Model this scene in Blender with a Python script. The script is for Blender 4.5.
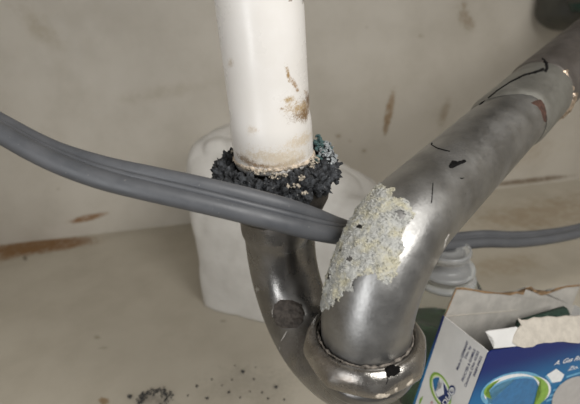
import bpy, bmesh, math, random
from math import sin, cos, pi, radians, atan, sqrt, acos, hypot
from mathutils import Vector, Matrix, noise
from mathutils.bvhtree import BVHTree

random.seed(7)
for o in list(bpy.data.objects):
    bpy.data.objects.remove(o)
SC = bpy.context.scene
COL = SC.collection

# ------------------------------------------------------------------ camera
F, IW, IH, CAMH = 450.0, 580, 404, 0.32
YAW, PITCH, ROLL = radians(6.5), atan(450.0 / 937.0), radians(3.5)
C = Vector((0, 0, CAMH))
FW = Vector((sin(YAW) * cos(PITCH), cos(YAW) * cos(PITCH), -sin(PITCH)))
_r = Vector((cos(YAW), -sin(YAW), 0))
_u = _r.cross(FW)
CR = _r * cos(ROLL) - _u * sin(ROLL)
CU = _u * cos(ROLL) + _r * sin(ROLL)
cd = bpy.data.cameras.new('camera')
cd.sensor_width = 36.0
cd.lens = F / IW * 36.0
cd.clip_start = 0.005
cd.dof.use_dof = True
cd.dof.focus_distance = 0.205
cd.dof.aperture_fstop = 11.5
cam = bpy.data.objects.new('camera', cd)
COL.objects.link(cam)
cam.matrix_world = Matrix(((CR.x, CU.x, -FW.x, C.x), (CR.y, CU.y, -FW.y, C.y), (CR.z, CU.z, -FW.z, C.z), (0, 0, 0, 1)))
SC.camera = cam

# ------------------------------------------------------------------ world, lights, exposure
w = bpy.data.worlds.new('room')
SC.world = w
w.use_nodes = True
bg = w.node_tree.nodes['Background']
bg.inputs[0].default_value = (1.0, 0.97, 0.93, 1)
bg.inputs[1].default_value = 0.13


def area(name, loc, target, size, power, col=(1, 1, 1), sy=None):
    l = bpy.data.lights.new(name, 'AREA')
    l.energy = power
    l.color = col
    l.size = size
    if sy:
        l.shape = 'RECTANGLE'
        l.size_y = sy
    o = bpy.data.objects.new(name, l)
    COL.objects.link(o)
    o.location = loc
    o.rotation_euler = (Vector(target) - Vector(loc)).to_track_quat('-Z', 'Y').to_euler()
    return o


area('room_window', (-0.52, -0.50, 0.34), (0.05, 0.25, 0.22), 0.20, 3.3, (0.97, 0.985, 1.0), 0.80)
area('kitchen_ceiling_lamp', (0.34, -0.33, 0.78), (0.14, 0.4, 0.25), 0.50, 7.7, (1.0, 0.98, 0.945))
VS = SC.view_settings
SC.display_settings.display_device = 'sRGB'
VS.view_transform = 'Standard'
VS.look = 'None'
VS.gamma = 1
VS.use_curve_mapping = False
VS.exposure = 0.0


# ------------------------------------------------------------------ pixel helpers
def ray(px, py):
    return FW + CR * ((px - IW / 2) / F) - CU * ((py - IH / 2) / F)


def at(px, py, z):
    return C + ray(px, py) * z


def proj(p):
    d = Vector(p) - C
    z = d.dot(FW)
    return IW / 2 + F * d.dot(CR) / z, IH / 2 - F * d.dot(CU) / z, z


def on_plane(px, py, p0, n):
    d = ray(px, py)
    return C + d * ((Vector(p0) - C).dot(n) / d.dot(n))


def on_floor(px, py):
    return on_plane(px, py, (0, 0, 0), Vector((0, 0, 1)))


WALL_Y = 0.626


def on_wall(px, py):
    return on_plane(px, py, (0, WALL_Y, 0), Vector((0, 1, 0)))


# ------------------------------------------------------------------ node materials
class NB:
    def __init__(s, name):
        s.m = bpy.data.materials.new(name)
        s.m.use_nodes = True
        s.t = s.m.node_tree
        s.b = s.t.nodes['Principled BSDF']
        s.pos = s.t.nodes.new('ShaderNodeNewGeometry').outputs['Position']
        s.obj = s.t.nodes.new('ShaderNodeTexCoord').outputs['Object']

    def n(s, typ, **kw):
        nd = s.t.nodes.new(typ)
        for k, v in kw.items():
            setattr(nd, k, v)
        return nd

    def put(s, sock, v):
        if hasattr(v, 'is_output') or isinstance(v, bpy.types.NodeSocket):
            s.t.links.new(v, sock)
        else:
            if isinstance(v, (tuple, list, Vector)) and len(v) == 3 and sock.type == 'RGBA':
                v = tuple(v) + (1,)
            sock.default_value = v

    def math(s, op, a, b=0.0, clamp=False):
        nd = s.n('ShaderNodeMath', operation=op, use_clamp=clamp)
        s.put(nd.inputs[0], a)
        s.put(nd.inputs[1], b)
        return nd.outputs[0]

    def vmath(s, op, a, b=(0, 0, 0)):
        nd = s.n('ShaderNodeVectorMath', operation=op)
        s.put(nd.inputs[0], a)
        if op == 'SCALE':
            s.put(nd.inputs['Scale'], b)
        else:
            s.put(nd.inputs[1], b)
        return nd.outputs['Value'] if op in ('DOT_PRODUCT', 'LENGTH') else nd.outputs[0]

    def noise(s, scale, detail=4, rough=.6, vec=None, col=False):
        nd = s.n('ShaderNodeTexNoise')
        s.put(nd.inputs['Vector'], vec if vec is not None else s.pos)
        nd.inputs['Scale'].default_value = scale
        nd.inputs['Detail'].default_value = detail
        nd.inputs['Roughness'].default_value = rough
        return nd.outputs['Color' if col else 'Fac']

    def ramp(s, v, a, b, lo=0., hi=1., smooth=True):
        nd = s.n('ShaderNodeMapRange')
        nd.interpolation_type = 'SMOOTHSTEP' if smooth else 'LINEAR'
        s.put(nd.inputs['Value'], v)
        for k, x in (('From Min', a), ('From Max', b), ('To Min', lo), ('To Max', hi)):
            nd.inputs[k].default_value = x
        return nd.outputs['Result']

    def mix(s, f, a, b):
        nd = s.n('ShaderNodeMix', data_type='RGBA')
        s.put(nd.inputs[0], f)
        s.put(nd.inputs[6], a)
        s.put(nd.inputs[7], b)
        return nd.outputs[2]

    def bump(s, h, strength=.3, dist=.001, prev=None):
        nd = s.n('ShaderNodeBump')
        nd.inputs['Strength'].default_value = strength
        nd.inputs['Distance'].default_value = dist
        s.put(nd.inputs['Height'], h)
        if prev is not None:
            s.t.links.new(prev, nd.inputs['Normal'])
        return nd.outputs[0]

    def stain(s, spec, warp=.35, wscale=60.0, soft=.15):
        """spec = (centre, u, v, w): half axes of an ellipsoid mark in world space"""
        c, u, v, wv = spec
        nrm = s.vmath('SUBTRACT', s.noise(wscale, 4, .65, col=True), (.5, .5, .5))
        m = Matrix((u, v, wv))          # rows = axes
        inv = m.inverted().transposed()     # rows = dual vectors
        d = s.vmath('SUBTRACT', s.pos, tuple(c))
        cs = [s.vmath('DOT_PRODUCT', d, tuple(inv[i])) for i in range(3)]
        cb = s.n('ShaderNodeCombineXYZ')
        for i in range(3):
            s.put(cb.inputs[i], cs[i])
        fine = s.vmath('SUBTRACT', s.noise(wscale * 5, 4, .7, col=True), (.5, .5, .5))
        q = s.vmath('ADD', cb.outputs[0], s.vmath('SCALE', nrm, warp * 5))
        q = s.vmath('ADD', q, s.vmath('SCALE', fine, warp * 6))
        return s.math('MULTIPLY', s.ramp(s.vmath('LENGTH', q), 1.05, soft), s.ramp(s.noise(wscale * 3, 4, .7), .3, .55, .45, 1.0))

    def done(s, col=None, rough=None, metal=None, normal=None, **kw):
        if col is not None:
            s.put(s.b.inputs['Base Color'], col)
        if rough is not None:
            s.put(s.b.inputs['Roughness'], rough)
        if metal is not None:
            s.put(s.b.inputs['Metallic'], metal)
        if normal is not None:
            s.put(s.b.inputs['Normal'], normal)
        for k, v in kw.items():
            s.put(s.b.inputs[k.replace('_', ' ')], v)
        return s.m


def plain(name, col, rough=.5, metal=0., var=.12, scale=200., bump=0., **kw):
    b = NB(name)
    f = b.ramp(b.noise(scale), .3, .7)
    c = b.mix(f, tuple(x * (1 - var) for x in col), tuple(min(1, x * (1 + var)) for x in col))
    nn = b.bump(b.noise(scale * 2), bump, .001) if bump else None
    return b.done(c, rough, metal, nn, **kw)


# ------------------------------------------------------------------ mesh helpers
def link(name, bm, mat, parent=None, smooth=True, cls=None):
    me = bpy.data.meshes.new(name)
    if isinstance(bm, bmesh.types.BMesh):
        bmesh.ops.recalc_face_normals(bm, faces=bm.faces[:])
        bm.to_mesh(me)
        bm.free()
    else:
        me.from_pydata(*bm)
    if smooth:
        for p in me.polygons:
            p.use_smooth = True
    me.materials.append(mat)
    o = bpy.data.objects.new(name, me)
    COL.objects.link(o)
    if parent is not None:
        o.parent = parent
        o.matrix_parent_inverse = Matrix.Identity(4)
    return o


def tag(o, label=None, cat=None, group=None, kind=None):
    for k, v in (('label', label), ('category', cat), ('group', group), ('kind', kind)):
        if v:
            o[k] = v
    return o


def empty(name, loc=(0, 0, 0)):
    o = bpy.data.objects.new(name, None)
    o.empty_display_size = .02
    COL.objects.link(o)
    o.location = loc
    return o


def child_world(o, parent):
    """parent a mesh made in world coordinates, keeping it where it stands"""
    bpy.context.view_layer.update()
    o.parent = parent
    o.matrix_parent_inverse = parent.matrix_world.inverted()
    return o


def frames(pts):
    n = len(pts)
    T = [(pts[min(i + 1, n - 1)] - pts[max(i - 1, 0)]).normalized() for i in range(n)]
    N = T[0].orthogonal().normalized()
    out = []
    for i in range(n):
        N = (N - T[i] * N.dot(T[i])).normalized()
        out.append((T[i], N, T[i].cross(N)))
    return out


def sweep(pts, rad, seg=48, caps=True, rfn=None):
    """tube mesh; rad(i) or list; rfn(i,ang,r,pos)->r"""
    bm = bmesh.new()
    fr = frames(pts)
    rings = []
    for i, p in enumerate(pts):
        r = rad[i] if hasattr(rad, '__len__') else rad
        ring = []
        for k in range(seg):
            a = 2 * pi * k / seg
            d = fr[i][1] * cos(a) + fr[i][2] * sin(a)
            rr = rfn(i, a, r, p + d * r) if rfn else r
            ring.append(bm.verts.new(p + d * rr))
        rings.append(ring)
    for a, b in zip(rings, rings[1:]):
        for k in range(seg):
            bm.faces.new((a[k], a[(k + 1) % seg], b[(k + 1) % seg], b[k]))
    if caps:
        bm.faces.new(rings[0][::-1])
        bm.faces.new(rings[-1])
    return bm


def lathe(prof, centre, seg=64, rfn=None, closed=False, axis=None):
    """prof: (r, z) list about a vertical axis at centre"""
    bm = bmesh.new()
    cx, cy, cz = centre
    rings = []
    for i, (r, z) in enumerate(prof):
        ring = []
        for k in range(seg):
            a = 2 * pi * k / seg
            rr = rfn(i, a, r, z) if rfn else r
            ring.append(bm.verts.new((cx + rr * cos(a), cy + rr * sin(a), cz + z)))
        rings.append(ring)
    pr = list(zip(rings, rings[1:]))
    if closed:
        pr.append((rings[-1], rings[0]))
    for a, b in pr:
        for k in range(seg):
            bm.faces.new((a[k], a[(k + 1) % seg], b[(k + 1) % seg], b[k]))
    if not closed:
        bm.faces.new(rings[0][::-1])
        bm.faces.new(rings[-1])
    return bm


def box_bm(x0, x1, y0, y1, z0, z1, bev=0.0):
    bm = bmesh.new()
    v = [bm.verts.new((x, y, z)) for x in (x0, x1) for y in (y0, y1) for z in (z0, z1)]
    for f in ((0, 1, 3, 2), (4, 6, 7, 5), (0, 4, 5, 1), (2, 3, 7, 6), (0, 2, 6, 4), (1, 5, 7, 3)):
        bm.faces.new([v[i] for i in f])
    if bev:
        bmesh.ops.bevel(bm, geom=bm.edges[:], offset=bev, segments=2, affect='EDGES')
    return bm


def crom(P, n):
    """Catmull-Rom through vectors"""
    P = [P[0] * 2 - P[1]] + list(P) + [P[-1] * 2 - P[-2]]
    out = []
    for i in range(1, len(P) - 2):
        p0, p1, p2, p3 = P[i - 1:i + 3]
        for k in range(n):
            t = k / n
            out.append(.5 * (2 * p1 + (p2 - p0) * t + (2 * p0 - 5 * p1 + 4 * p2 - p3) * t * t + (3 * p1 - p0 - 3 * p2 + p3) * t ** 3))
    out.append(P[-2].copy())
    return out


def fnoise(p, sc, oc=4):
    return noise.fractal(Vector(p) * sc, .9, 2.1, oc)


ICO = None


def blob(bm, p, r, stretch=.35, sub=1, rnd=random):
    """add one irregular grain to bm"""
    global ICO
    if ICO is None:
        t = bmesh.new()
        bmesh.ops.create_icosphere(t, subdivisions=1, radius=1)
        ICO = ([v.co.copy() for v in t.verts], [[v.index for v in f.verts] for f in t.faces])
        t.free()
    q = Matrix.Rotation(rnd.uniform(0, 6.28), 3, Vector((rnd.gauss(0, 1), rnd.gauss(0, 1), rnd.gauss(0, 1) + .01)).normalized())
    sx = [r * rnd.uniform(1 - stretch, 1 + stretch) for _ in range(3)]
    vs = []
    for c in ICO[0]:
        j = 1 + rnd.uniform(-.28, .28)
        vs.append(bm.verts.new(Vector(p) + q @ Vector((c.x * sx[0] * j, c.y * sx[1] * j, c.z * sx[2] * j))))
    for f in ICO[1]:
        bm.faces.new([vs[i] for i in f])


def inside(poly, x, y):
    r = False
    j = len(poly) - 1
    for i in range(len(poly)):
        xi, yi = poly[i]
        xj, yj = poly[j]
        if (yi > y) != (yj > y) and x < (xj - xi) * (y - yi) / (yj - yi) + xi:
            r = not r
        j = i
    return r


def edge_dist(poly, x, y):
    d = 1e9
    for i in range(len(poly)):
        ax, ay = poly[i]
        bx, by = poly[(i + 1) % len(poly)]
        t = max(0, min(1, ((x - ax) * (bx - ax) + (y - ay) * (by - ay)) / ((bx - ax) ** 2 + (by - ay) ** 2 + 1e-9)))
        d = min(d, hypot(ax + t * (bx - ax) - x, ay + t * (by - ay) - y))
    return d


def bvh_of(objs):
    vs, fs = [], []
    for o in objs:
        off = len(vs)
        vs += [o.matrix_world @ v.co for v in o.data.vertices]
        fs += [[off + i for i in p.vertices] for p in o.data.polygons]
    return BVHTree.FromPolygons(vs, fs)


def hit(bv, px, py):
    d = ray(px, py).normalized()
    l, n, i, dd = bv.ray_cast(C, d)
    if l is None:
        return None
    if n.dot(d) > 0:
        n = -n
    return l, n


def strip(bv, line, name, mat, parent, h=.0004, step=1.2):
    """thin raised mark lying on a surface; line = [(px, py, width_px)]"""
    S = []
    for (x0, y0, w0), (x1, y1, w1) in zip(line, line[1:]):
        n = max(2, int(hypot(x1 - x0, y1 - y0) / step))
        for k in range(n):
            t = k / n
            S.append((x0 + (x1 - x0) * t, y0 + (y1 - y0) * t, w0 + (w1 - w0) * t))
    S.append(line[-1])
    bm = bmesh.new()
    prev = None
    for i, (x, y, wd) in enumerate(S):
        a, b = S[max(0, i - 1)], S[min(len(S) - 1, i + 1)]
        dx, dy = b[0] - a[0], b[1] - a[1]
        L = hypot(dx, dy) or 1
        nx, ny = -dy / L, dx / L
        wd *= random.uniform(.75, 1.25)
        row = []
        for s in (-.5, 0, .5):
            q = hit(bv, x + nx * wd * s, y + ny * wd * s)
            if q is None:
                row = None
                break
            row.append(q)
        if row is None:
            prev = None
            continue
        vs = [bm.verts.new(row[0][0] - row[0][1] * h), bm.verts.new(row[1][0] + row[1][1] * h),
              bm.verts.new(row[2][0] - row[2][1] * h)]
        if prev:
            bm.faces.new((prev[0], prev[1], vs[1], vs[0]))
            bm.faces.new((prev[1], prev[2], vs[2], vs[1]))
            bm.faces.new((prev[2], prev[0], vs[0], vs[2]))
        prev = vs
    return child_world(link(name, bm, mat), parent)


def patch(bv, poly, name, mat, parent, h=.0006, step=1.0, rough=.5):
    """raised crusty mark filling a polygon of pixels on a surface"""
    xs = [p[0] for p in poly]
    ys = [p[1] for p in poly]
    bm = bmesh.new()
    g = {}
    nx = int((max(xs) - min(xs)) / step) + 3
    ny = int((max(ys) - min(ys)) / step) + 3
    for i in range(nx):
        for j in range(ny):
            x = min(xs) + (i - 1) * step
            y = min(ys) + (j - 1) * step
            ins = inside(poly, x, y)
            d = edge_dist(poly, x, y)
            if not ins and d > step * 1.5:
                continue
            q = hit(bv, x, y)
            if q is None:
                continue
            e = min(1, d / (2.5 * step)) if ins else -.7
            hh = h * e * (1 + rough * fnoise(q[0], 900, 3)) if e > 0 else -h * .6
            g[i, j] = bm.verts.new(q[0] + q[1] * hh)
    for (i, j), v in list(g.items()):
        k = [(i, j), (i + 1, j), (i + 1, j + 1), (i, j + 1)]
        if all(a in g for a in k):
            bm.faces.new([g[a] for a in k])
    return child_world(link(name, bm, mat), parent)


def surf_stain(bv, px, py, rx, ry, ang=0, depth=.012):
    q = hit(bv, px, py)
    if q is None:
        p0 = C + ray(px, py).normalized() * .22
        l, n, i, dd = bv.find_nearest(p0)
        q = (l, -ray(px, py).normalized())
    ca, sa = cos(radians(ang)), sin(radians(ang))

    def dlt(dx, dy):
        d = ray(px + dx * .1, py + dy * .1)
        return (C + d * ((q[0] - C).dot(q[1]) / d.dot(q[1])) - q[0]) * 10
    return q[0], dlt(rx * ca, rx * sa), dlt(-ry * sa, ry * ca), q[1] * depth


def plane_stain(fn, px, py, rx, ry, ang, nrm):
    ca, sa = cos(radians(ang)), sin(radians(ang))
    c = fn(px, py)
    u = (fn(px + rx * ca * .1, py + rx * sa * .1) - c) * 10
    v = (fn(px - ry * sa * .1, py + ry * ca * .1) - c) * 10
    return c, u, v, Vector(nrm) * .05


# ================================================================== THE SETTING
def wall_material(name, base, dark, stains, spots=.0, grain=14.):
    b = NB(name)
    c = b.mix(b.ramp(b.noise(grain, 5, .6), .35, .72), base, dark)
    c = b.mix(b.ramp(b.noise(320, 3, .6), .68, .78, 0, .35), c, tuple(x * .55 for x in base))
    for spec, col, s, wp, ws in stains:
        c = b.mix(b.math('MULTIPLY', b.stain(spec, wp, ws, .5 if s > .7 else .2), s), c, col)
    return b.done(c, b.ramp(b.noise(30), .3, .7, .42, .6), 0, b.bump(b.noise(500), .06, .0006))


RUST = (.20, .092, .022)
BROWN = (.19, .125, .055)
WN, FN = (0, 1, 0), (0, 0, 1)
ws = [
    (plane_stain(on_wall, 88, 218, 23, 4, -12, WN), RUST, .9, .14, 40),
    (plane_stain(on_wall, 58, 189, 3, 2, 0, WN), BROWN, .5, .15, 60),
    (plane_stain(on_wall, 389, 113, 25, 5, -78, WN), (.22, .13, .05), .8, .14, 40),
    (plane_stain(on_wall, 386, 128, 10, 3, -80, WN), BROWN, .5, .14, 40),
    (plane_stain(on_wall, 466, 20, 17, 9, 60, WN), BROWN, .55, .22, 40),
    (plane_stain(on_wall, 464, 5, 4, 7, 10, WN), BROWN, .5, .2, 40),
    (plane_stain(on_wall, 444, 113, 19, 6, -70, WN), BROWN, .5, .2, 40),
    (plane_stain(on_wall, 421, 36, 4, 3, 0, WN), BROWN, .4, .2, 60),
    (plane_stain(on_wall, 338, 136, 4, 3, 0, WN), BROWN, .6, .2, 60),
    (plane_stain(on_wall, 364, 151, 3.5, 3, 0, WN), BROWN, .6, .2, 60),
    (plane_stain(on_wall, 350, 141, 2.4, 2, 0, WN), BROWN, .5, .2, 60),
    (plane_stain(on_wall, 367, 27, 2.4, 2, 0, WN), BROWN, .35, .2, 60),
    (plane_stain(on_wall, 40, 28, 45, 16, 38, WN), (.3, .245, .16), .4, .2, 20),
    (plane_stain(on_wall, 170, 92, 60, 10, -12, WN), (.3, .25, .17), .3, .2, 20),
    (plane_stain(on_wall, 530, 180.5, 52, 3.2, -6.5, WN), (.12, .075, .035), .8, .1, 40),
    (plane_stain(on_wall, 500, 150, 70, 26, -10, WN), (.3, .22, .12), .45, .2, 20),
]
fs = [
    (plane_stain(on_floor, 42, 246, 68, 9, -6, FN), RUST, .95, .12, 30),
    (plane_stain(on_floor, 16, 250, 44, 10, -14, FN), (.21, .105, .03), .8, .16, 30),
    (plane_stain(on_floor, 25, 258, 3, 3, 0, FN), (.07, .045, .025), .8, .2, 60),
    (plane_stain(on_floor, 104, 401, 7, 5, 0, FN), (.2, .11, .03), .75, .2, 60),
    (plane_stain(on_floor, 97, 337, 5, 3, 0, FN), (.2, .16, .1), .6, .2, 60),
    (plane_stain(on_floor, 103, 348, 7, 2, -10, FN), (.2, .16, .1), .5, .2, 60),
    (plane_stain(on_floor, 223, 321, 4, 2, 0, FN), (.16, .12, .08), .6, .2, 60),
    (plane_stain(on_floor, 152, 400, 24, 9, 0, FN), (.13, .115, .1), .6, .2, 50),
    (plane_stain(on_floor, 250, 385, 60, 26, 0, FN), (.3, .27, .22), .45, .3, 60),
    (plane_stain(on_floor, 540, 215, 80, 26, -6, FN), (.24, .16, .075), .55, .25, 18),
    (plane_stain(on_floor, 505, 265, 50, 16, -6, FN), (.26, .18, .09), .4, .25, 18),
]
m_wall = wall_material('back_panel_melamine', (.505, .47, .41), (.44, .405, .345), ws)
m_floor = wall_material('base_panel_melamine', (.48, .44, .365), (.42, .38, .31), fs)
m_side = wall_material('side_panel_melamine', (.505, .47, .41), (.44, .405, .345), [])
X0, X1, YF, ZT = -.46, .62, -.03, .62
tag(link('floor', box_bm(X0, X1, YF, WALL_Y + .016, -.016, 0), m_floor, smooth=False), 'stained cream cabinet base panel under the pipes', 'floor', kind='structure')
tag(link('wall_back', box_bm(X0, X1, WALL_Y, WALL_Y + .016, .0, ZT), m_wall, smooth=False), 'cream melamine cabinet back with brown drip stains', 'wall', kind='structure')
tag(link('wall_left', box_bm(X0 - .016, X0, YF, WALL_Y + .016, -.016, ZT), m_side, smooth=False), 'cream cabinet side panel at the cable end', 'wall', kind='structure')
tag(link('wall_right', box_bm(X1, X1 + .016, YF, WALL_Y + .016, -.016, ZT), m_side, smooth=False), 'cream cabinet side panel at the box end', 'wall', kind='structure')
tag(link('ceiling', box_bm(X0 - .016, X1 + .016, .06, WALL_Y + .016, ZT, ZT + .03), m_side, smooth=False), 'underside of the countertop over the cabinet', 'ceiling', kind='structure')

# ================================================================== WHITE TAILPIECE
IN = Vector((.0172, .2080, 0))
prof = [(.0165, .2425), (.0190, .2425), (.0193, .2445), (.0193, .2600), (.0191, .2640), (.0186, .2675), (.0185, .285), (.0185, .40), (.0185, .6195), (.0165, .6195)]
tailpiece = empty('tailpiece_pipe', (IN.x, IN.y, .2425))
tag(tailpiece, 'white plastic sink tailpiece pipe with brown drip stains near its foot', 'pipe')
pvc = link('pipe', lathe(prof, (IN.x, IN.y, 0), 72), plain('tmp', (.8, .8, .8)))
bv = bvh_of([pvc])
b = NB('white_pvc')
c = b.mix(b.ramp(b.noise(40), .35, .7), (.80, .775, .745), (.76, .73, .69))
for (px, py, rx, ry, an, col, s) in [
    (286, 73, 8, 2.0, 75, (.33, .2, .07), .75), (292, 83, 5, 2, 60, (.3, .17, .06), .7), (288, 99, 5, 3, -10, (.42, .29, .13), .7),
    (300, 107, 12, 5, -12, (.4, .27, .12), .7), (303, 113, 10, 4, -35, (.22, .13, .05), .85), (309, 100, 3, 9, 0, (.17, .1, .05), .8),
    (296, 90, 2.2, 1.5, 0, (.3, .18, .08), .7), (305, 92, 2, 2, 0, (.3, .18, .08), .5), (305, 117, 6, 3, -60, (.2, .12, .05), .8),
    (281, 108, 2, 1.5, 0, (.3, .2, .1), .6), (253, 130, 5, 4, 0, (.55, .45, .33), .45), (235, 62, 3, 4, 0, (.5, .42, .32), .5),
    (305, 1, 2.5, 3, 0, (.1, .07, .04), .9), (286, 0, 2, 1.5, 0, (.2, .12, .06), .8), (302, 140, 14, 5, -30, (.6, .48, .32), .5),
    (246, 160, 10, 3, 30, (.22, .14, .07), .7), (262, 166, 16, 2.2, 4, (.25, .15, .07), .7), (290, 163, 16, 3, -16, (.38, .27, .15), .6),
    (275, 158, 40, 7, 2, (.62, .52, .38), .6)]:
    c = b.mix(b.math('MULTIPLY', b.stain(surf_stain(bv, px, py, rx * 1.5, ry * 1.5, an), .34, 330, .25), min(1.0, s * 1.35)), c, col)
m_pvc = b.done(c, b.ramp(b.noise(60), .3, .7, .24, .38), 0, b.bump(b.noise(300), .05, .0005), Specular_IOR_Level=.5)
pvc.data.materials[0] = m_pvc
for v in pvc.data.vertices:      # the pipe leans slightly out of the cabinet
    k = max(0, v.co.z - .246)
    v.co.y -= k * .060
    v.co.x -= k * .024
child_world(pvc, tailpiece)


def lumpy_ring(centre, R, r0, rz, amp, seg, cs, sc, oc=5):
    def rf(i, a, r, z):
        return r
    bm = bmesh.new()
    rings = []
    for k in range(seg):
        a = 2 * pi * k / seg
        ring = []
        for j in range(cs):
            t = 2 * pi * j / cs
            p = Vector((centre[0] + (R + r0 * cos(t)) * cos(a), centre[1] + (R + r0 * cos(t)) * sin(a), centre[2] + rz * sin(t)))
            n = Vector((cos(t) * cos(a), cos(t) * sin(a), sin(t)))
            ring.append(bm.verts.new(p + n * amp * (fnoise(p, sc, oc) + .35 * fnoise(p + Vector((3, 1, 2)), sc * 3.5, 3))))
        rings.append(ring)
    for k in range(seg):
        A, B2 = rings[k], rings[(k + 1) % seg]
        for j in range(cs):
            bm.faces.new((A[j], A[(j + 1) % cs], B2[(j + 1) % cs], B2[j]))
    return bm


m_lime = plain('limescale_residue', (.50, .42, .33), .85, var=.5, scale=500, bump=.6)
child_world(link('residue_ring', lumpy_ring((IN.x, IN.y, .2455), .0193, .0006, .0010, .0009, 200, 10, 600), m_lime), tailpiece)

# ================================================================== METALS
def metal(name, c1, c2, r0, r1, stains=(), met=.9, scale=35., bmp=.12, streak=None):
    b = NB(name)
    c = b.mix(b.ramp(b.noise(scale, 6, .65), .32, .7), c1, c2)
    c = b.mix(b.ramp(b.noise(420, 4, .7), .62, .75, 0, .5), c, tuple(x * .45 for x in c1))
    rg = b.ramp(b.noise(scale * 1.6, 5, .6), .3, .72, r0, r1)
    mt = met
    for spec, col, s, rr, mm in stains:
        f = b.math('MULTIPLY', b.stain(spec, .3, 160), s)
        c = b.mix(f, c, col)
        mx = b.n('ShaderNodeMix', data_type='FLOAT')
        b.put(mx.inputs[0], f)
        b.put(mx.inputs[2], rg)
        mx.inputs[3].default_value = rr
        rg = mx.outputs[0]
        mx = b.n('ShaderNodeMix', data_type='FLOAT')
        b.put(mx.inputs[0], f)
        b.put(mx.inputs[2], mt)
        mx.inputs[3].default_value = mm
        mt = mx.outputs[0]
    return b.done(c, rg, mt, b.bump(b.noise(700, 3, .7), bmp, .0006, b.bump(b.noise(90), bmp * .6, .0015)))


# ================================================================== J-BEND TRAP
OUT = Vector((.0450, .1437, 0))
trap = empty('drain_trap', ((IN.x + OUT.x) / 2, (IN.y + OUT.y) / 2, .128))
tag(trap, 'tarnished chrome J-bend drain trap with nuts, below the white pipe', 'drain trap')
nh = (OUT - IN).normalized()
RU = (OUT - IN).length / 2
MID = (IN + OUT) / 2
UPV = Vector((0, 0, 1))
pts = [IN + UPV * z for z in (.234, .225, .215, .2065, .2045, .2025, .2, .1975)]
rad = [.0201, .0201, .0201, .0201, .0199, .0192, .0187, .0186]
zc, zb = .195, .149
for k in range(0, 17):
    a = pi / 2 * k / 16
    pts.append(MID - nh * RU * cos(a) + UPV * (zc - (zc - zb) * sin(a)))
    rad.append(.0186)
zo = .172
for k in range(1, 13):
    a = pi / 2 * k / 12
    pts.append(MID + nh * RU * sin(a) + UPV * (zb + (zo - zb) * (1 - cos(a))))
    rad.append(.0186)
bend = link('bend_tube', sweep(pts, rad, 56), plain('tmp2', (.3, .3, .3)))
bv = bvh_of([bend])
st = []
for (px, py, rx, ry, an, col, s, rr, mm) in [
    (287, 313, 19, 17, 0, (.10, .085, .075), .8, .7, .3), (284, 352, 10, 24, 15, (.16, .14, .125), .6, .6, .4),
    (276, 375, 8, 16, 0, (.1, .085, .07), .5, .7, .4), (262, 280, 6, 14, 0, (.12, .1, .085), .4, .6, .5),
    (300, 345, 8, 26, 8, (.08, .065, .05), .7, .7, .3), (280, 232, 30, 6, 0, (.2, .17, .14), .4, .5, .6), (257, 290, 2, 3, 0, (.5, .48, .42), .6, .7, 0)]:
    st.append((surf_stain(bv, px, py, rx, ry, an, .02), col, s, rr, mm))
m_bend = metal('tarnished_trap_metal', (.29, .284, .275), (.18, .173, .165), .2, .42, st, .92)
bend.data.materials[0] = m_bend
child_world(bend, trap)
# corroded boss on the bend with a whitish edge
m_corr = plain('corroded_scab', (.085, .072, .062), .8, .25, .4, 350, .5)
patch(bv, [(274, 304), (281, 299), (292, 300), (302, 304), (305, 313), (303, 323), (296, 329), (284, 329), (276, 325), (272, 315)], 'corroded_patch', m_corr, trap, .0012, 1.2, .9)
m_white = plain('white_mineral', (.36, .34, .31), .9, 0, .25, 700, .4)
for ln in ([(287, 331, 1.5), (284, 336, 3.4), (281, 341, 1.2)], [(280, 347, 1), (279, 351, 2.4), (279, 355, 1)], [(275, 306, 1), (272, 311, 1.8), (273, 317, 1)], [(280, 362, 1), (282, 367, 2), (281, 371, 1)]):
    strip(bv, ln, 'mineral_streak', m_white, trap, .0004)
# upper nut hidden by crumbled black rubber
m_darknut = plain('blackened_nut', (.055, .05, .046), .45, .6, .4, 160, .3)
np_ = [(.0203, .2155), (.0228, .2165), (.0262, .2235), (.0275, .2320), (.0272, .2385), (.0205, .2395)]
child_world(link('inlet_nut', lathe(np_, (IN.x, IN.y, 0), 64), m_darknut), trap)
b = NB('crumbled_black_rubber')
c = b.mix(b.ramp(b.noise(420, 5, .7), .4, .62), (.012, .013, .015), (.062, .067, .075))
c = b.mix(b.ramp(b.noise(650, 4, .7), .60, .70, 0, .8), c, (.24, .24, .235))
m_rub = b.done(c, .8, 0, b.bump(b.noise(1400, 4), .8, .001))
child_world(link('crumbled_gasket', lumpy_ring((IN.x, IN.y, .2378), .0256, .0046, .0052, .0050, 320, 48, 300, 6), m_rub), trap)
rnd = random.Random(3)
bm = bmesh.new()
for k in range(1900):
    a = rnd.uniform(0, 2 * pi)
    R = rnd.triangular(.0212, .0318, .028)
    z = .2375 + rnd.uniform(-.0055, .0068) * (1.05 if R < .029 else .8)
    p = Vector((IN.x + R * cos(a), IN.y + R * sin(a), z))
    if fnoise(p, 140, 3) > -.15:
        blob(bm, p, rnd.choice((.0004, .0005, .0007, .001)), .5, rnd=rnd)
cr = child_world(link('gasket_crumbs', bm, m_rub, smooth=False), trap)
cr['kind'] = 'stuff'


def ring_pt(px, py, z=.243):
    return on_plane(px, py, (0, 0, z), Vector((0, 0, 1)))


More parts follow.
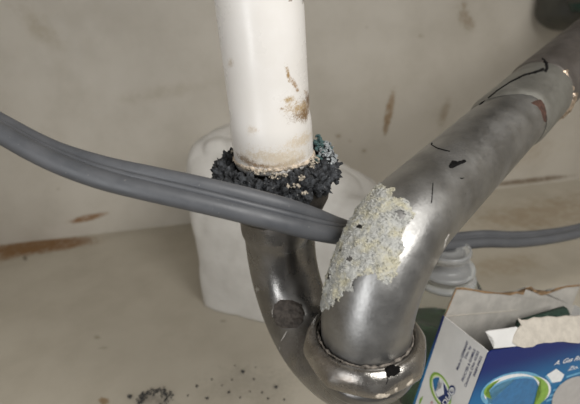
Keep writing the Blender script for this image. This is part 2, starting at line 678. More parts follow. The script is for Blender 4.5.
def grains(name, mat, areas, parent, seed, sizes):
    rn = random.Random(seed)
    bmx = bmesh.new()
    for (px, py, rx, ry, n, z) in areas:
        for _ in range(n):
            a, q = rn.uniform(0, 6.283), sqrt(rn.random())
            p = ring_pt(px + rx * q * cos(a), py + ry * q * sin(a), z + rn.uniform(-.001, .0012))
            blob(bmx, p, rn.choice(sizes), .4, rnd=rn)
    o = child_world(link(name, bmx, mat, smooth=False), parent)
    o['kind'] = 'stuff'
    return o


m_teal = plain('verdigris', (.06, .115, .115), .8, 0, .45, 500, .4)
m_cream = plain('lime_crumbs', (.43, .38, .31), .9, 0, .35, 500, .4)
m_grey = plain('grey_corrosion', (.30, .32, .33), .85, 0, .4, 600, .4)
grains('verdigris_crystals', m_teal, [(318, 143, 4, 8, 60, .2465), (325, 147, 6, 6, 40, .2455), (319, 158, 3, 4, 15, .245)], trap, 1, (.0004, .0006, .0009))
grains('grey_crystals', m_grey, [(325, 149, 8, 8, 90, .246), (331, 158, 6, 6, 30, .2445)], trap, 2, (.0004, .0006, .0009))
grains('lime_crumbs', m_cream, [(313, 160, 7, 5, 50, .2455), (278, 176, 10, 3, 45, .2445), (262, 172, 12, 2.5, 40, .2445), (240, 155, 3, 6, 16, .2455), (232, 152, 1.6, 2, 5, .246),
                                (302, 178, 5, 2.4, 14, .2445), (294, 186, 8, 3, 16, .243), (216, 168, 2.2, 2, 8, .2415), (312, 166, 3, 3, 12, .2445), (306, 193, 4, 2, 10, .241)], trap, 4, (.0003, .0005, .0006))

# outlet slip nut, rounded octagon
OCT = pi / 4


def octr(a):
    x = (a + .0785) % OCT - OCT / 2
    return cos(OCT / 2) / cos(x) * 1.045


wts = []
prof = []
for (r, z, wgt) in [(.0188, .1752, 0), (.0246, .1752, .9), (.0257, .1758, 1), (.0261, .1772, 1), (.0260, .1792, 1), (.0258, .1806, .85), (.0255, .1818, .35), (.0250, .1830, .05),
                    (.0242, .1843, 0), (.0231, .1855, 0), (.0219, .1862, 0), (.0210, .1862, 0), (.0205, .1850, 0), (.0204, .1800, 0)]:
    prof.append((r, z))
    wts.append(wgt)
nutbm = lathe(prof, (OUT.x, OUT.y, 0), 128, rfn=lambda i, a, r, z: r * (1 + .6 * wts[i] * (octr(a) - 1)))
nut = link('slip_nut', nutbm, plain('tmp3', (.3, .3, .3)))
bvn = bvh_of([nut])
st = [(surf_stain(bvn, 320, 355, 12, 20, -30, .02), (.15, .115, .085), .6, .5, .7), (surf_stain(bvn, 345, 380, 18, 6, 10, .02), (.2, .16, .125), .5, .4, .8),
      (surf_stain(bvn, 312, 335, 5, 9, 0, .02), (.07, .045, .03), .7, .7, .3)]
m_nut = metal('worn_chrome_nut', (.46, .44, .41), (.27, .25, .23), .16, .38, st, .95, 60, .2)
nut.data.materials[0] = m_nut
child_world(nut, trap)
m_blackchip = plain('black_flake', (.005, .0045, .0045), .9, 0, .4, 400, .4, Specular_IOR_Level=.15)
m_gask = plain('dirty_gasket', (.16, .14, .12), .85, 0, .9, 380, .6)
child_world(link('gasket_rim', lumpy_ring((OUT.x, OUT.y, .1852), .0198, .0005, .0011, .0009, 160, 8, 520), m_gask), nut)
child_world(link('outlet_flange', lathe([(.0185, .1640), (.0205, .1645), (.0220, .1670), (.0224, .1748), (.0185, .1750)], (OUT.x, OUT.y, 0), 64), m_bend), trap)
patch(bvn, [(384, 364), (390, 361), (396, 366), (400, 366), (401, 372), (396, 376), (391, 377), (387, 379), (385, 373)], 'black_flake', m_blackchip, nut, .0007, 1.0, .9)
strip(bvn, [(386, 374, 1), (388, 380, 2), (386, 384, 1)], 'black_flake', m_blackchip, nut)
for pl in ([(374, 396), (379, 393), (386, 394), (391, 393.5), (388, 397), (378, 398.5)], [(394, 389), (398, 386), (398, 391), (395, 393)], [(405, 385), (413, 378), (414, 381), (408, 387)]):
    patch(bvn, pl, 'lime_chip', m_cream, nut, .0012, 1.0, .9)

# ================================================================== TRAP ARM
AX, AY, ZE, RE, PHI = .0450433, .14384753, .18891, .04054, .8712
up = Vector((.0209, -.0192, 1)).normalized()
dv = Vector((sin(PHI), cos(PHI), .11635)).normalized()
angE = acos(up.dot(dv))
nn = (dv - up * up.dot(dv)).normalized()
S0 = Vector((AX, AY, .17))
E0 = S0 + up * (ZE - .17)
apts = [S0 + up * .0025, S0 + up * .004, S0 + up * .006, S0 + up * .012, E0]
cE = E0 + nn * RE
for k in range(1, 41):
    a = angE * k / 40
    apts.append(cE - nn * RE * cos(a) + up * RE * sin(a))
E1 = apts[-1].copy()
ARM_L = .125
for k in range(1, 41):
    apts.append(E1 + dv * (ARM_L * k / 40))
arm = empty('trap_arm', S0)
tag(arm, 'dull chrome drain elbow pipe with pale crystal crust rising from the nut', 'pipe')
R_ARM = .019
tube = link('tube', sweep(apts, [R_ARM] * (len(apts) - 2) + [.0188, .0182], 72), plain('tmp4', (.3, .3, .3)))
bv_arm = bvh_of([tube])

# coupling further along, slightly wider, with a torn oblique start
COUP0, COUP1 = .100, .160
fr = frames(apts)
cpts = [E1 + dv * (COUP0 + (COUP1 - COUP0) * k / 24) for k in range(25)]


drain = empty('drain_pipe', E1 + dv * .36)
tag(drain, 'dark grey coupled drain pipe with torn coppery rim, beyond the elbow', 'pipe')


def torn_sleeve():
    bm = bmesh.new()
    seg, n = 72, 22
    rings = []
    f = frames([E1, E1 + dv * .1])[0]
    for i in range(n + 1):
        ring = []
        for k in range(seg):
            a = 2 * pi * k / seg
            d = f[1] * cos(a) + f[2] * sin(a)
            # how much this side looks up and away from the opening
            upw = d.dot(Vector((-.35, .55, .75)).normalized())
            s0 = .114 - .022 * max(0, upw) ** 1.5 + .0012 * noise.noise(d * 9)
            s = s0 + (.166 - s0) * i / n
            e = min(1, i / 2.0)
            ring.append(bm.verts.new(E1 + dv * s + d * (.0192 + .0014 * e)))
        rings.append(ring)
    for a, b2 in zip(rings, rings[1:]):
        for k in range(seg):
            bm.faces.new((a[k], a[(k + 1) % seg], b2[(k + 1) % seg], b2[k]))
    return bm


m_sleeve = metal('dull_sleeve_metal', (.30, .295, .27), (.22, .215, .195), .38, .6, (), .75, 40, .15)
sleeve = link('coupling_sleeve', torn_sleeve(), m_sleeve)
child_world(sleeve, drain)
m_pipe = metal('dark_drain_metal', (.15, .135, .125), (.10, .088, .08), .4, .6, (), .6, 40, .2)
fp = [E1 + dv * s for s in (.160, .163, .167, .19, .26, .32, .40, .48, .52, .545)]
far = link('pipe', sweep(fp, [.0200, .0212, .0216, .0216, .0216, .0216, .0216, .0216, .0216, .0216], 64), m_pipe)
child_world(far, drain)
m_copper = plain('torn_copper', (.55, .44, .34), .36, .85, .4, 300, .5)


def torn_rim():
    bm = bmesh.new()
    f = frames([E1, E1 + dv * .1])[0]
    seg = 110
    rings = []
    for k in range(seg):
        a = 2 * pi * k / seg
        d = f[1] * cos(a) + f[2] * sin(a)
        ring = []
        hgt = -.0004 + .0011 * noise.noise(d * 5) + .0008 * noise.noise(d * 25) + (.0014 if d.z < .1 else -.0022 * max(0, d.dot(Vector((-.35, .55, .75)))))
        for (ds, dr) in ((-.0035, -.0012), (-.002 + .0016 * noise.noise(d * 14), .0010 + hgt), (.0016 + .001 * noise.noise(d * 19), .0012 + hgt), (.003, -.001)):
            ring.append(bm.verts.new(E1 + dv * (.1635 + ds) + d * (.0203 + dr)))
        rings.append(ring)
    for k in range(seg):
        A, B2 = rings[k], rings[(k + 1) % seg]
        for j in range(4):
            bm.faces.new((A[j], A[(j + 1) % 4], B2[(j + 1) % 4], B2[j]))
    return bm


child_world(link('torn_rim', torn_rim(), m_copper), drain)
tag(child_world(link('wall_flange', lathe([(.0229, 0), (.042, 0), (.042, .004), (.03, .012), (.0229, .014)], (0, 0, 0), 48), m_pipe), drain))
fl = bpy.data.objects['wall_flange']
tw = (WALL_Y - E1.y) / dv.y
fl.matrix_world = Matrix.Translation(E1 + dv * tw - Vector((0, .001, 0))) @ Matrix.Rotation(pi / 2, 4, 'X')
# let the far pipe run into the wall
m_ = far.data
ends = [v for v in m_.vertices if (v.co - fp[-1]).length < .03]
for v in ends:
    v.co += dv * (tw + .012 - .545)

bv_all = bvh_of([tube, sleeve, far])
st = []
for (px, py, rx, ry, an, col, s, rr, mm) in [
    (455, 152, 24, 14, -35, (.14, .135, .13), .55, .55, .7), (415, 190, 26, 14, -40, (.19, .185, .18), .4, .5, .8),
    (500, 125, 30, 16, -40, (.30, .295, .285), .6, .55, .7), (378, 240, 45, 26, -60, (.24, .235, .22), .5, .6, .6),
    (420, 218, 34, 15, -55, (.36, .355, .345), .9, .60, .85), (340, 318, 12, 20, 0, (.16, .145, .13), .35, .4, .9), (445, 245, 14, 4, -60, (.33, .32, .3), .6, .5, .6), (436, 262, 6, 3, -60, (.55, .53, .5), .5, .6, .3)]:
    st.append((surf_stain(bv_arm, px, py, rx, ry, an, .02), col, s, rr, mm))
m_arm = metal('worn_chrome_arm', (.37, .366, .358), (.26, .256, .25), .33, .50, st, .93, 45, .14)
tube.data.materials[0] = m_arm
child_world(tube, arm)

# crystal crust on the elbow
CP = [(382, 182), (392, 188), (404, 198), (412, 206), (413, 216), (408, 226), (405, 239), (404, 253), (398, 266), (394, 278), (389, 287), (383, 288), (377, 282), (370, 284),
      (365, 290), (352, 291), (344, 294), (338, 301), (330, 310), (317, 312), (319, 284), (326, 258), (332, 236), (344, 214), (360, 196), (372, 186)]


def crust_h(p, nv):
    """0..1 strength of crust at a point on the arm"""
    if nv.dot((C - p).normalized()) < -.55:
        return 0
    x, y, z = proj(p)
    x += 5 * noise.noise(p * 260) + 2.5 * noise.noise(p * 700)
    y += 5 * noise.noise(p * 260 + Vector((7, 3, 1))) + 2.5 * noise.noise(p * 700 + Vector((5, 1, 9)))
    if not inside(CP, x, y) or noise.noise(p * 190 + Vector((3, 8, 2))) > .66 - .36 * max(0, 1 - edge_dist(CP, x, y) / 14):
        return 0
    return min(1, edge_dist(CP, x, y) / 9.0) * .75 + .25


def crust():
    bm = bmesh.new()
    P = [E0 + up * (-.008 * (1 - k / 16)) for k in range(16)]
    for k in range(0, 131):
        a = angE * k / 130
        P.append(cE - nn * RE * cos(a) + up * RE * sin(a))
    for k in range(1, 20):
        P.append(E1 + dv * .0006 * k)
    seg = 300
    f = frames(P)
    g = {}
    pos = []
    for i, p in enumerate(P):
        for k in range(seg):
            a = 2 * pi * k / seg
            d = f[i][1] * cos(a) + f[i][2] * sin(a)
            q = p + d * R_ARM
            s = crust_h(q, d)
            if s <= 0:
                continue
            cell = noise.cell(q * 1500) if hasattr(noise, 'cell') else 0
            hgt = .00003 + s * (.00045 + .0009 * fnoise(q, 260, 5) + .0005 * max(0, noise.noise(q * 1300)))
            g[i, k] = (bm.verts.new(q + d * max(.00012, hgt)), q, d, s)
            if s > .3:
                pos.append((q + d * max(.0003, hgt), d, s))
    for (i, k) in list(g):
        ks = [(i, k), (i + 1, k), (i + 1, (k + 1) % seg), (i, (k + 1) % seg)]
        if all(a in g for a in ks):
            bm.faces.new([g[a][0] for a in ks])
    loose = [v for v in bm.verts if not v.link_faces]
    bmesh.ops.delete(bm, geom=loose, context='VERTS')
    # skirt: border sinks into the tube
    for e in bm.edges:
        pass
    return bm, pos


bm, pos = crust()
b = NB('pale_crystal_crust')
c = b.mix(b.ramp(b.noise(170, 4, .6), .42, .66), (.47, .47, .445), (.52, .49, .37))
c = b.mix(b.ramp(b.noise(420, 4, .7), .55, .72, 0, .8), c, (.30, .30, .28))
c = b.mix(b.ramp(b.noise(900, 3, .7), .62, .74, 0, .7), c, (.74, .73, .66))
m_crust = b.done(c, .9, 0, b.bump(b.noise(1700, 4), .8, .0008))
child_world(link('mineral_crust', bm, m_crust), arm)
rn = random.Random(11)
bm = bmesh.new()
rn.shuffle(pos)
for (p, d, s) in pos[:6500]:
    if fnoise(p, 330, 4) + .25 * s > rn.uniform(-.6, .5):
        blob(bm, p + d * rn.uniform(-.0002, .0002), rn.choice((.00016, .0002, .00025, .0003, .00045)), .4, rnd=rn)
g = child_world(link('crystal_grains', bm, m_crust, smooth=False), arm)
g['kind'] = 'stuff'

# black cracks and flaked chips on the arm
cracks = [
    [(432, 145, 1.2), (437, 148, 1.3), (444, 150, 1.6), (450, 151.5, .7)],
    [(431, 145, 1.5), (434, 140, 2.2), (437, 137, 1.2)],
    [(433, 183, .8), (432.5, 190, 1.6), (431.5, 203, 1)],
    [(457, 118, 1), (460, 117, 2.6), (463, 115, 1)],
    [(479, 105, 1), (482, 103, 2.4), (485, 100.5, 1)],
    [(488, 98, 1.6), (498, 90, 2), (510, 82, 2.2), (524, 75, 2.6), (536, 72, 3), (544, 69, 4)],
    [(542, 58, 2), (546, 62, 3), (547, 68, 5), (545, 72, 3)],
]
for i, ln in enumerate(cracks):
    strip(bv_all, [(x, y, wd * 1.7) for x, y, wd in ln], 'crack', m_blackchip, arm if i < 5 else drain, .00035, 1.0)
patch(bv_all, [(448, 166), (452, 160), (458, 161), (465, 159), (467, 162), (460, 165), (454, 168), (450, 168.5)], 'black_chip', m_blackchip, arm, .0005, .9, .8)
strip(bv_all, [(460, 178, .8), (462, 178.5, 2), (464, 178, .8)], 'black_chip', m_blackchip, arm)
m_rust = plain('brown_rust_gap', (.065, .03, .02), .9, 0, .4, 300, .5)
patch(bv_all, [(530, 103), (536, 100), (541, 99), (545, 105), (547, 114), (546, 124), (543, 120), (541, 112), (537, 106)], 'rust_gap', m_rust, arm, .0005, .9, .6)
strip(bv_all, [(444, 248, 1), (446, 240, 2.6), (449, 234, 1)], 'lime_scrape', m_white, arm, .0003)

# ================================================================== GREY CABLE
cab = [(-150, 30, .185), (-60, 92, .180), (0, 127.5, .176), (50, 154, .174), (100, 172, .173), (150, 184, .173), (200, 195, .174), (250, 207, .176), (285, 216, .180), (315, 224.5, .190),
       (340, 231, .208), (362, 236, .232), (395, 241, .270), (430, 243, .305), (455, 241.5, .322), (485, 239, .335), (515, 239.5, .350), (545, 237, .365), (580, 230.5, .385), (640, 215, .42), (720, 195, .47)]
CPT = [at(*c3) for c3 in cab]
_d = CPT[0] - CPT[1]
CPT.insert(0, CPT[0] + _d * ((X0 + .002 - CPT[0].x) / _d.x) if _d.x < -1e-4 else CPT[0] + _d)   # comes out of the side panel
CPT.append(Vector((X1 - .002, .52, .215)))
cp = crom(CPT, 10)
nC = len(cp)
cable = empty('grey_cable', cp[0])
tag(cable, 'grey ribbed flat cable crossing in front of the white pipe', 'cable')
b = NB('grey_vinyl')
c = b.mix(b.ramp(b.noise(60), .3, .7), (.074, .078, .086), (.095, .098, .106))
c = b.mix(b.ramp(b.noise(900, 2, .5), .72, .78, 0, .5), c, (.35, .34, .32))
m_cab = b.done(c, b.ramp(b.noise(120), .3, .7, .38, .55), 0, b.bump(b.noise(900), .08, .0004))
# twist: 0 = lobes stacked upright as seen from the opening, larger = turned edge-on
TW = [(-1, 1.0), (2, .95), (3, .85), (4, .6), (5, .38), (6, .2), (7, .1), (8, .15), (9, .4), (10, .75), (12, 1.0), (13, .75), (14, .6), (15, .55), (17, .7), (19, .9), (20, .9)]


def twist(i):
    t = i / 10 - 1
    for (a, x), (c2, y) in zip(TW, TW[1:]):
        if t <= c2:
            return x + (y - x) * (t - a) / (c2 - a)
    return TW[-1][1]


def strand(off, r, name, toward=0.0):
    P = []
    for i, p in enumerate(cp):
        T = (cp[min(i + 1, nC - 1)] - cp[max(i - 1, 0)]).normalized()
        V = (p - C).normalized()
        U = T.cross(V).normalized()
        if U.dot(CU) < 0:
            U = -U
        W2 = T.cross(U).normalized()
        if W2.dot(V) < 0:
            W2 = -W2
        tw_ = twist(i)
        P.append(p + (U * cos(tw_) + W2 * sin(tw_)) * off - (W2 * cos(tw_) - U * sin(tw_)) * toward)
    return child_world(link(name, sweep(P, r, 24), m_cab), cable)


strand(.0042, .0032, 'strand')
strand(.0008, .0012, 'strand', .0020)
strand(.0006, .0026, 'strand', -.0030)
strand(-.0030, .0040, 'strand')

# ================================================================== WHITE PAPER PACK
PK = Vector((-.065, .419, 0))
pd = Vector((.044, -.026, 0)).normalized()       # along its front foot
pb = Vector((-pd.y, pd.x, 0))                     # towards the wall


def pack():
    bm = bmesh.new()
    bmesh.ops.create_cube(bm, size=1)
    bmesh.ops.subdivide_edges(bm, edges=bm.edges[:], cuts=34, use_grid_fill=True)
    LX, LY, LZ = .200, .120, .205
    for v in bm.verts:
        n = v.co.copy() * 2                       # -1..1
        tz = (n.z + 1) / 2
        e = 9.0 - 5.0 * tz
        q = (abs(n.x) ** e + abs(n.y) ** e + max(0, n.z) ** e) ** (1 / e) if n.z > 0 else (abs(n.x) ** e + abs(n.y) ** e) ** (1 / e)
        if n.z > 0:
            n = n / max(q, 1e-6)
        else:
            m_q = max(abs(n.x), abs(n.y), 1e-6)
            sc_ = m_q / max(q, 1e-6)
            n = Vector((n.x * sc_, n.y * sc_, n.z))
        tz = (n.z + 1) / 2
        x, y, z = n.x * LX / 2, n.y * LY / 2, n.z * LZ / 2
        x -= .010 * tz
        y = y * (1 - .25 * tz ** 2)
        z -= tz * .052 * ((n.x + 1) / 2) ** 1.2
        p = Vector((x, y, z))
        fold = (1 - abs(noise.noise(Vector((p.x * 26, p.y * 26, p.z * 15)) + Vector((2, 5, 1))))) ** 4 * .007 + abs(noise.noise(p * 55 + Vector((4, 2, 7)))) * .0025
        nr = Vector((n.x ** 3, n.y ** 3, max(0, n.z) ** 3)).normalized()
        p -= nr * fold * (.25 + .75 * tz)
        if tz < .06:
            p.z = -LZ / 2 + .0005 + max(0, p.z + LZ / 2) * .3
        v.co = PK + pd * (p.x + LX / 2) + pb * (p.y + LY / 2) + Vector((0, 0, p.z + LZ / 2))
    zm = min(v.co.z for v in bm.verts)
    for v in bm.verts:
        v.co.z -= zm - .0004
    return bm


b = NB('white_quilted_paper')
vo = b.n('ShaderNodeTexVoronoi')
b.put(vo.inputs['Vector'], b.pos)
vo.inputs['Scale'].default_value = 150
hgt = b.math('ADD', b.math('MULTIPLY', vo.outputs['Distance'], .6), b.math('MULTIPLY', b.noise(120), .5))
m_pack = b.done(b.mix(b.ramp(b.noise(40), .3, .7), (.58, .56, .525), (.52, .50, .465)), .65, 0, b.bump(hgt, .22, .002))
pk = link('paper_pack', pack(), m_pack)
tag(pk, 'crumpled white quilted paper pack standing behind the drain trap', 'paper pack')

# ================================================================== BOTTLE
BO = at(448, 247, .315)
bot = empty('squeeze_bottle', (BO.x, BO.y, 0))
tag(bot, 'clear bottle of green liquid with milky plastic cap beside the carton', 'bottle')
ZB = BO.z
b = NB('clear_bottle_plastic')
m_clear = b.done((.86, .88, .86), .12, 0, b.bump(b.noise(60), .1, .002), Transmission_Weight=.95, IOR=1.12)
b = NB('milky_cap_plastic')
m_cap = b.done((.84, .85, .84), .25, 0, None, Transmission_Weight=.72, IOR=1.4)
b = NB('green_liquid')
m_liq = b.done((.012, .07, .016), .15, 0, None, Specular_IOR_Level=.4)
m_lab = plain('green_label', (.02, .10, .03), .45, 0, .25, 120)
zs = ZB - .030     # shoulder start
child_world(link('body', lathe([(.020, .0005), (.0265, .0015), (.0285, .006), (.0285, zs - .016), (.0275, zs - .006), (.0235, zs + .001), (.0175, zs + .006), (.0165, zs + .009), (.0165, zs + .011)], (BO.x, BO.y, 0), 56), m_clear), bot)
child_world(link('liquid', lathe([(.019, .002), (.0255, .003), (.0272, .007), (.0272, zs - .043), (.001, zs - .043)], (BO.x, BO.y, 0), 48), m_liq), bot)
capo = child_world(link('cap', lathe([(.0190, zs + .0110), (.0200, zs + .0113), (.0203, zs + .0130), (.0198, zs + .0146), (.0185, zs + .0150), (.0134, zs + .0152), (.0128, zs + .0165), (.0128, zs + .0235),
                           (.0136, zs + .0243), (.0157, zs + .0246), (.0162, zs + .0258), (.0162, zs + .0282), (.0157, zs + .0292), (.0146, zs + .0294), (.0140, zs + .0287), (.0080, zs + .0286),
                           (.0074, zs + .0292), (.0052, zs + .0293), (.0046, zs + .0286), (.001, zs + .0285)], (BO.x, BO.y, 0), 56), m_cap), bot)
child_world(link('cap_ring', lathe([(.0170, zs + .0030), (.0212, zs + .0030), (.0219, zs + .0045), (.0214, zs + .0062), (.0170, zs + .0066)], (BO.x, BO.y, 0), 48), m_cap), capo)

# ================================================================== CARTON
YB, LB, TB = radians(16.07), radians(17.35), radians(-2.63)
RB = Matrix.Rotation(YB, 3, 'Z') @ Matrix.Rotation(LB, 3, 'Y') @ Matrix.Rotation(TB, 3, 'X')
TOPC = at(489, 351, .25)                      # top of the front-left edge
BX, BY, BZ = RB.col[0], RB.col[1], RB.col[2]
WB, DB = .138, .0364
HB = 1.0
# height so that the lowest corner rests on the floor
low = min((TOPC + BX * x + BY * y).z for x in (0, WB) for y in (0, DB))
HB = (low - .0003) / BZ.z
carton = empty('cardboard_carton')
carton.matrix_world = Matrix.Translation(TOPC - BZ * HB) @ RB.to_4x4()
tag(carton, 'torn open blue and white cleaning carton with DUO emblem, leaning', 'box')
TH = .0006
bpy.context.view_layer.update()
MI = carton.matrix_world.inverted()


def loc_front(px, py):
    p = MI @ on_plane(px, py, TOPC, BY)
    return p.x, p.z


def loc_side(px, py):
    p = MI @ on_plane(px, py, TOPC, BX)
    return p.y, p.z


def loc_back(px, py):
    p = MI @ on_plane(px, py, TOPC + BY * DB, BY)
    return p.x, p.z


m_inner = plain('grey_board_inside', (.42, .40, .365), .85, 0, .12, 90, .1)
m_kraft = plain('raw_torn_board', (.50, .46, .40), .95, 0, .10, 200, .35)
m_burn = plain('torn_brown_edge', (.25, .16, .085), .95, 0, .4, 260, .5)
m_wprint = plain('white_printed_board', (.66, .655, .64), .38, 0, .05, 60)
b = NB('blue_printed_board')
sx = b.n('ShaderNodeSeparateXYZ')
b.t.links.new(b.obj, sx.inputs[0])
f = b.ramp(b.math('ADD', sx.outputs[2], b.math('MULTIPLY', sx.outputs[0], -.12)), HB - .010, HB - .040)
m_blue = b.done(b.mix(f, (.004, .015, .12), (.010, .13, .30)), .45, 0, None, Specular_IOR_Level=.3)


def panel(name, outline, mat, parent, frame, th=TH, smooth=False, matrix=None):
    """flat board: outline of (a, b) in frame (origin, ea, eb, en) with thickness th along en"""
    o0, ea, eb, en = frame
    bm = bmesh.new()
    A = [bm.verts.new(o0 + ea * a + eb * c2) for a, c2 in outline]
    B2 = [bm.verts.new(v.co + en * th) for v in A]
    bm.faces.new(A)
    bm.faces.new(B2[::-1])
    n = len(A)
    for i in range(n):
        bm.faces.new((A[i], B2[i], B2[(i + 1) % n], A[(i + 1) % n]))
    bmesh.ops.triangulate(bm, faces=[f2 for f2 in bm.faces if len(f2.verts) > 4])
    return link(name, bm, mat, parent, smooth)


vx, vy, vz = Vector((1, 0, 0)), Vector((0, 1, 0)), Vector((0, 0, 1))
front_f = (Vector((0, 0, 0)), vx, vz, vy)
back_f = (Vector((0, DB, 0)), vx, vz, -vy)
side_f = (Vector((0, 0, 0)), vy, vz, vx)
right_f = (Vector((WB, 0, 0)), vy, vz, -vx)
fp_ = panel('front_panel', [(0, 0), (WB, 0), (WB, HB), (0.0022, HB), (0, HB - .0015)], m_blue, carton, front_f)
bp = panel('back_panel', [(0, 0), (WB, 0), (WB, HB), (0, HB)], m_inner, carton, back_f)
sp = panel('side_panel', [(TH, 0), (DB - TH, 0), (DB - TH, HB), (TH, HB - .0005)], m_wprint, carton, side_f)
rp = panel('side_panel', [(TH, 0), (DB - TH, 0), (DB - TH, HB), (TH, HB)], m_wprint, carton, right_f)
panel('bottom_panel', [(TH, TH), (WB - TH, TH), (WB - TH, DB - TH), (TH, DB - TH)], m_inner, carton, (Vector((0, 0, 0)), vx, vy, vz))
# narrow navy edge down the back of the white side
panel('printed_edge', [(DB - .0016, 0), (DB, 0), (DB, HB), (DB - .0016, HB)], m_blue, sp, (Vector((-.00012, 0, 0)), vy, vz, vx), .0001)


def jag(a, bnd, n, amp, seed):
    rn2 = random.Random(seed)
    out = []
    for i in range(n + 1):
        t = i / n
        out.append((a[0] + (bnd[0] - a[0]) * t, a[1] + (bnd[1] - a[1]) * t + rn2.uniform(-amp, amp)))
    return out


# back flap standing up, torn along the top
top = [loc_back(x, y) for x, y in [(455, 287), (463, 287), (474, 289), (484, 291), (497, 292), (510, 292.5), (516, 291), (523, 292), (525, 287), (530, 286), (533, 289), (541, 293), (548, 291),
                                   (556, 287), (566, 285), (580, 284), (592, 283), (604, 281)]]
hinge = HB
top = [(min(x, WB - .001), z) for x, z in top if x < WB + .004]
fo = [(.0012, hinge)] + [(max(.001, x), z) for x, z in top] + [(top[-1][0], hinge)]
bf = panel('back_flap', fo, m_inner, carton, (Vector((0, DB + .0001, 0)), vx, vz, -vy), .0008)
edge = [(x, z) for x, z in top]
eb = []
for i, (x, z) in enumerate(edge):
    eb.append((x, z + .0002))
rn3 = random.Random(5)
eo = eb + [(x, z - .0006 - .0011 * rn3.random()) for x, z in edge[::-1]]
panel('torn_edge', eo, m_burn, bf, (Vector((0, DB - .0009, 0)), vx, vz, -vy), .0002)
panel('torn_edge', [(.0002, hinge), (edge[0][0], edge[0][1]), (edge[0][0] + .0009, edge[0][1] - .001), (.0012, hinge)], m_burn, bf, (Vector((0, DB - .0009, 0)), vx, vz, -vy), .0002)
panel('fold_crease', [(0, HB - .0006), (.07, HB - .0006), (.07, HB), (0, HB)], m_kraft, bf, (Vector((0, DB - .0008, 0)), vx, vz, -vy), .0003)

# front flap: torn raw strip bent back over the opening
FA = radians(32)
fdir = (vz * cos(FA) + vy * sin(FA)).normalized()
fnrm = vx.cross(fdir)
ffr = (Vector((0, .0001, HB)), vx, fdir, vy)


def loc_flap(px, py):
    n = (RB @ fnrm)
    p = MI @ on_plane(px, py, TOPC, n) - ffr[0]
    return p.dot(vx), p.dot(fdir)


lo = [loc_flap(x, y) for x, y in [(512, 342), (517, 345.5), (523, 347), (532, 346), (536, 343.5), (543, 342), (550, 342), (556, 341), (563, 341), (570, 342), (577, 342.5), (584, 341), (592, 340)]]
hi = [loc_flap(x, y) for x, y in [(592, 313), (584, 314.5), (575, 316), (566, 315.5), (557, 317), (548, 316), (541, 317.5), (534, 317), (528, 319.5), (522, 320), (517, 317.5), (519, 322), (521, 325), (517, 329), (514, 335)]]
tf = panel('torn_flap', lo + hi, m_kraft, carton, (ffr[0] - fnrm * .0 + Vector((0, -.0008, .0)), vx, fdir, vy), .0009)
tab = [loc_flap(x, y) for x, y in [(494, 348.5), (520, 346), (519, 330), (517, 327), (505, 329), (489, 331), (486, 332.5), (492, 337), (494.5, 342)]]
panel('white_tab', tab, m_wprint, carton, (ffr[0], vx, fdir, vy), .0006)
# folded dust flap inside at the left
DFA = radians(62)
ddir = (vz * cos(DFA) + vx * sin(DFA)).normalized()
panel('dust_flap', [(.004, 0), (DB - .003, 0), (DB - .007, .016), (.009, .017)], m_inner, carton, (Vector((.0008, 0, HB - .0006)), vy, -vz * .9 + vx * .42, vx), .0006)

# print on the white side: text and emblem
m_ink = plain('navy_ink', (.045, .055, .13), .5, 0, .1, 300)
m_green = plain('green_ink', (.20, .36, .05), .4, 0, .1, 300)
m_lgreen = plain('pale_green_ink', (.55, .68, .30), .4, 0, .1, 300)
m_wink = plain('white_ink', (.72, .73, .74), .4, 0, .05, 300)
m_mblue = plain('mid_blue_ink', (.02, .14, .32), .35, 0, .15, 300)
m_nblue = plain('navy_blue_ink', (.012, .03, .13), .35, 0, .1, 300)
m_pale = plain('pale_grey_ink', (.40, .385, .375), .4, 0, .05, 200)
m_sky = plain('light_blue_ink', (.12, .34, .52), .35, 0, .1, 300)
LIFT = [0]


def decal(name, pix, mat, parent, plane, lift):
    lf = {'side': loc_side, 'front': loc_front}[plane]
    ol = [lf(x, y) for x, y in pix]
    if plane == 'front':
        ol = [(min(max(x, .0004), WB - .0002), max(z, .0005)) for x, z in ol]
    if plane == 'side':
        return panel(name, ol, mat, parent, (Vector((-lift, 0, 0)), vy, vz, vx), .00005)
    return panel(name, ol, mat, parent, (Vector((0, -lift, 0)), vx, vz, vy), .00005)


def text_mesh(body, off=.012):
    cu = bpy.data.curves.new('t', 'FONT')
    cu.body = body
    cu.offset = off
    o = bpy.data.objects.new('t', cu)
    COL.objects.link(o)
    bpy.context.view_layer.update()
    me = bpy.data.meshes.new_from_object(o.evaluated_get(bpy.context.evaluated_depsgraph_get()))
    bpy.data.objects.remove(o)
    bpy.data.curves.remove(cu)
    return me


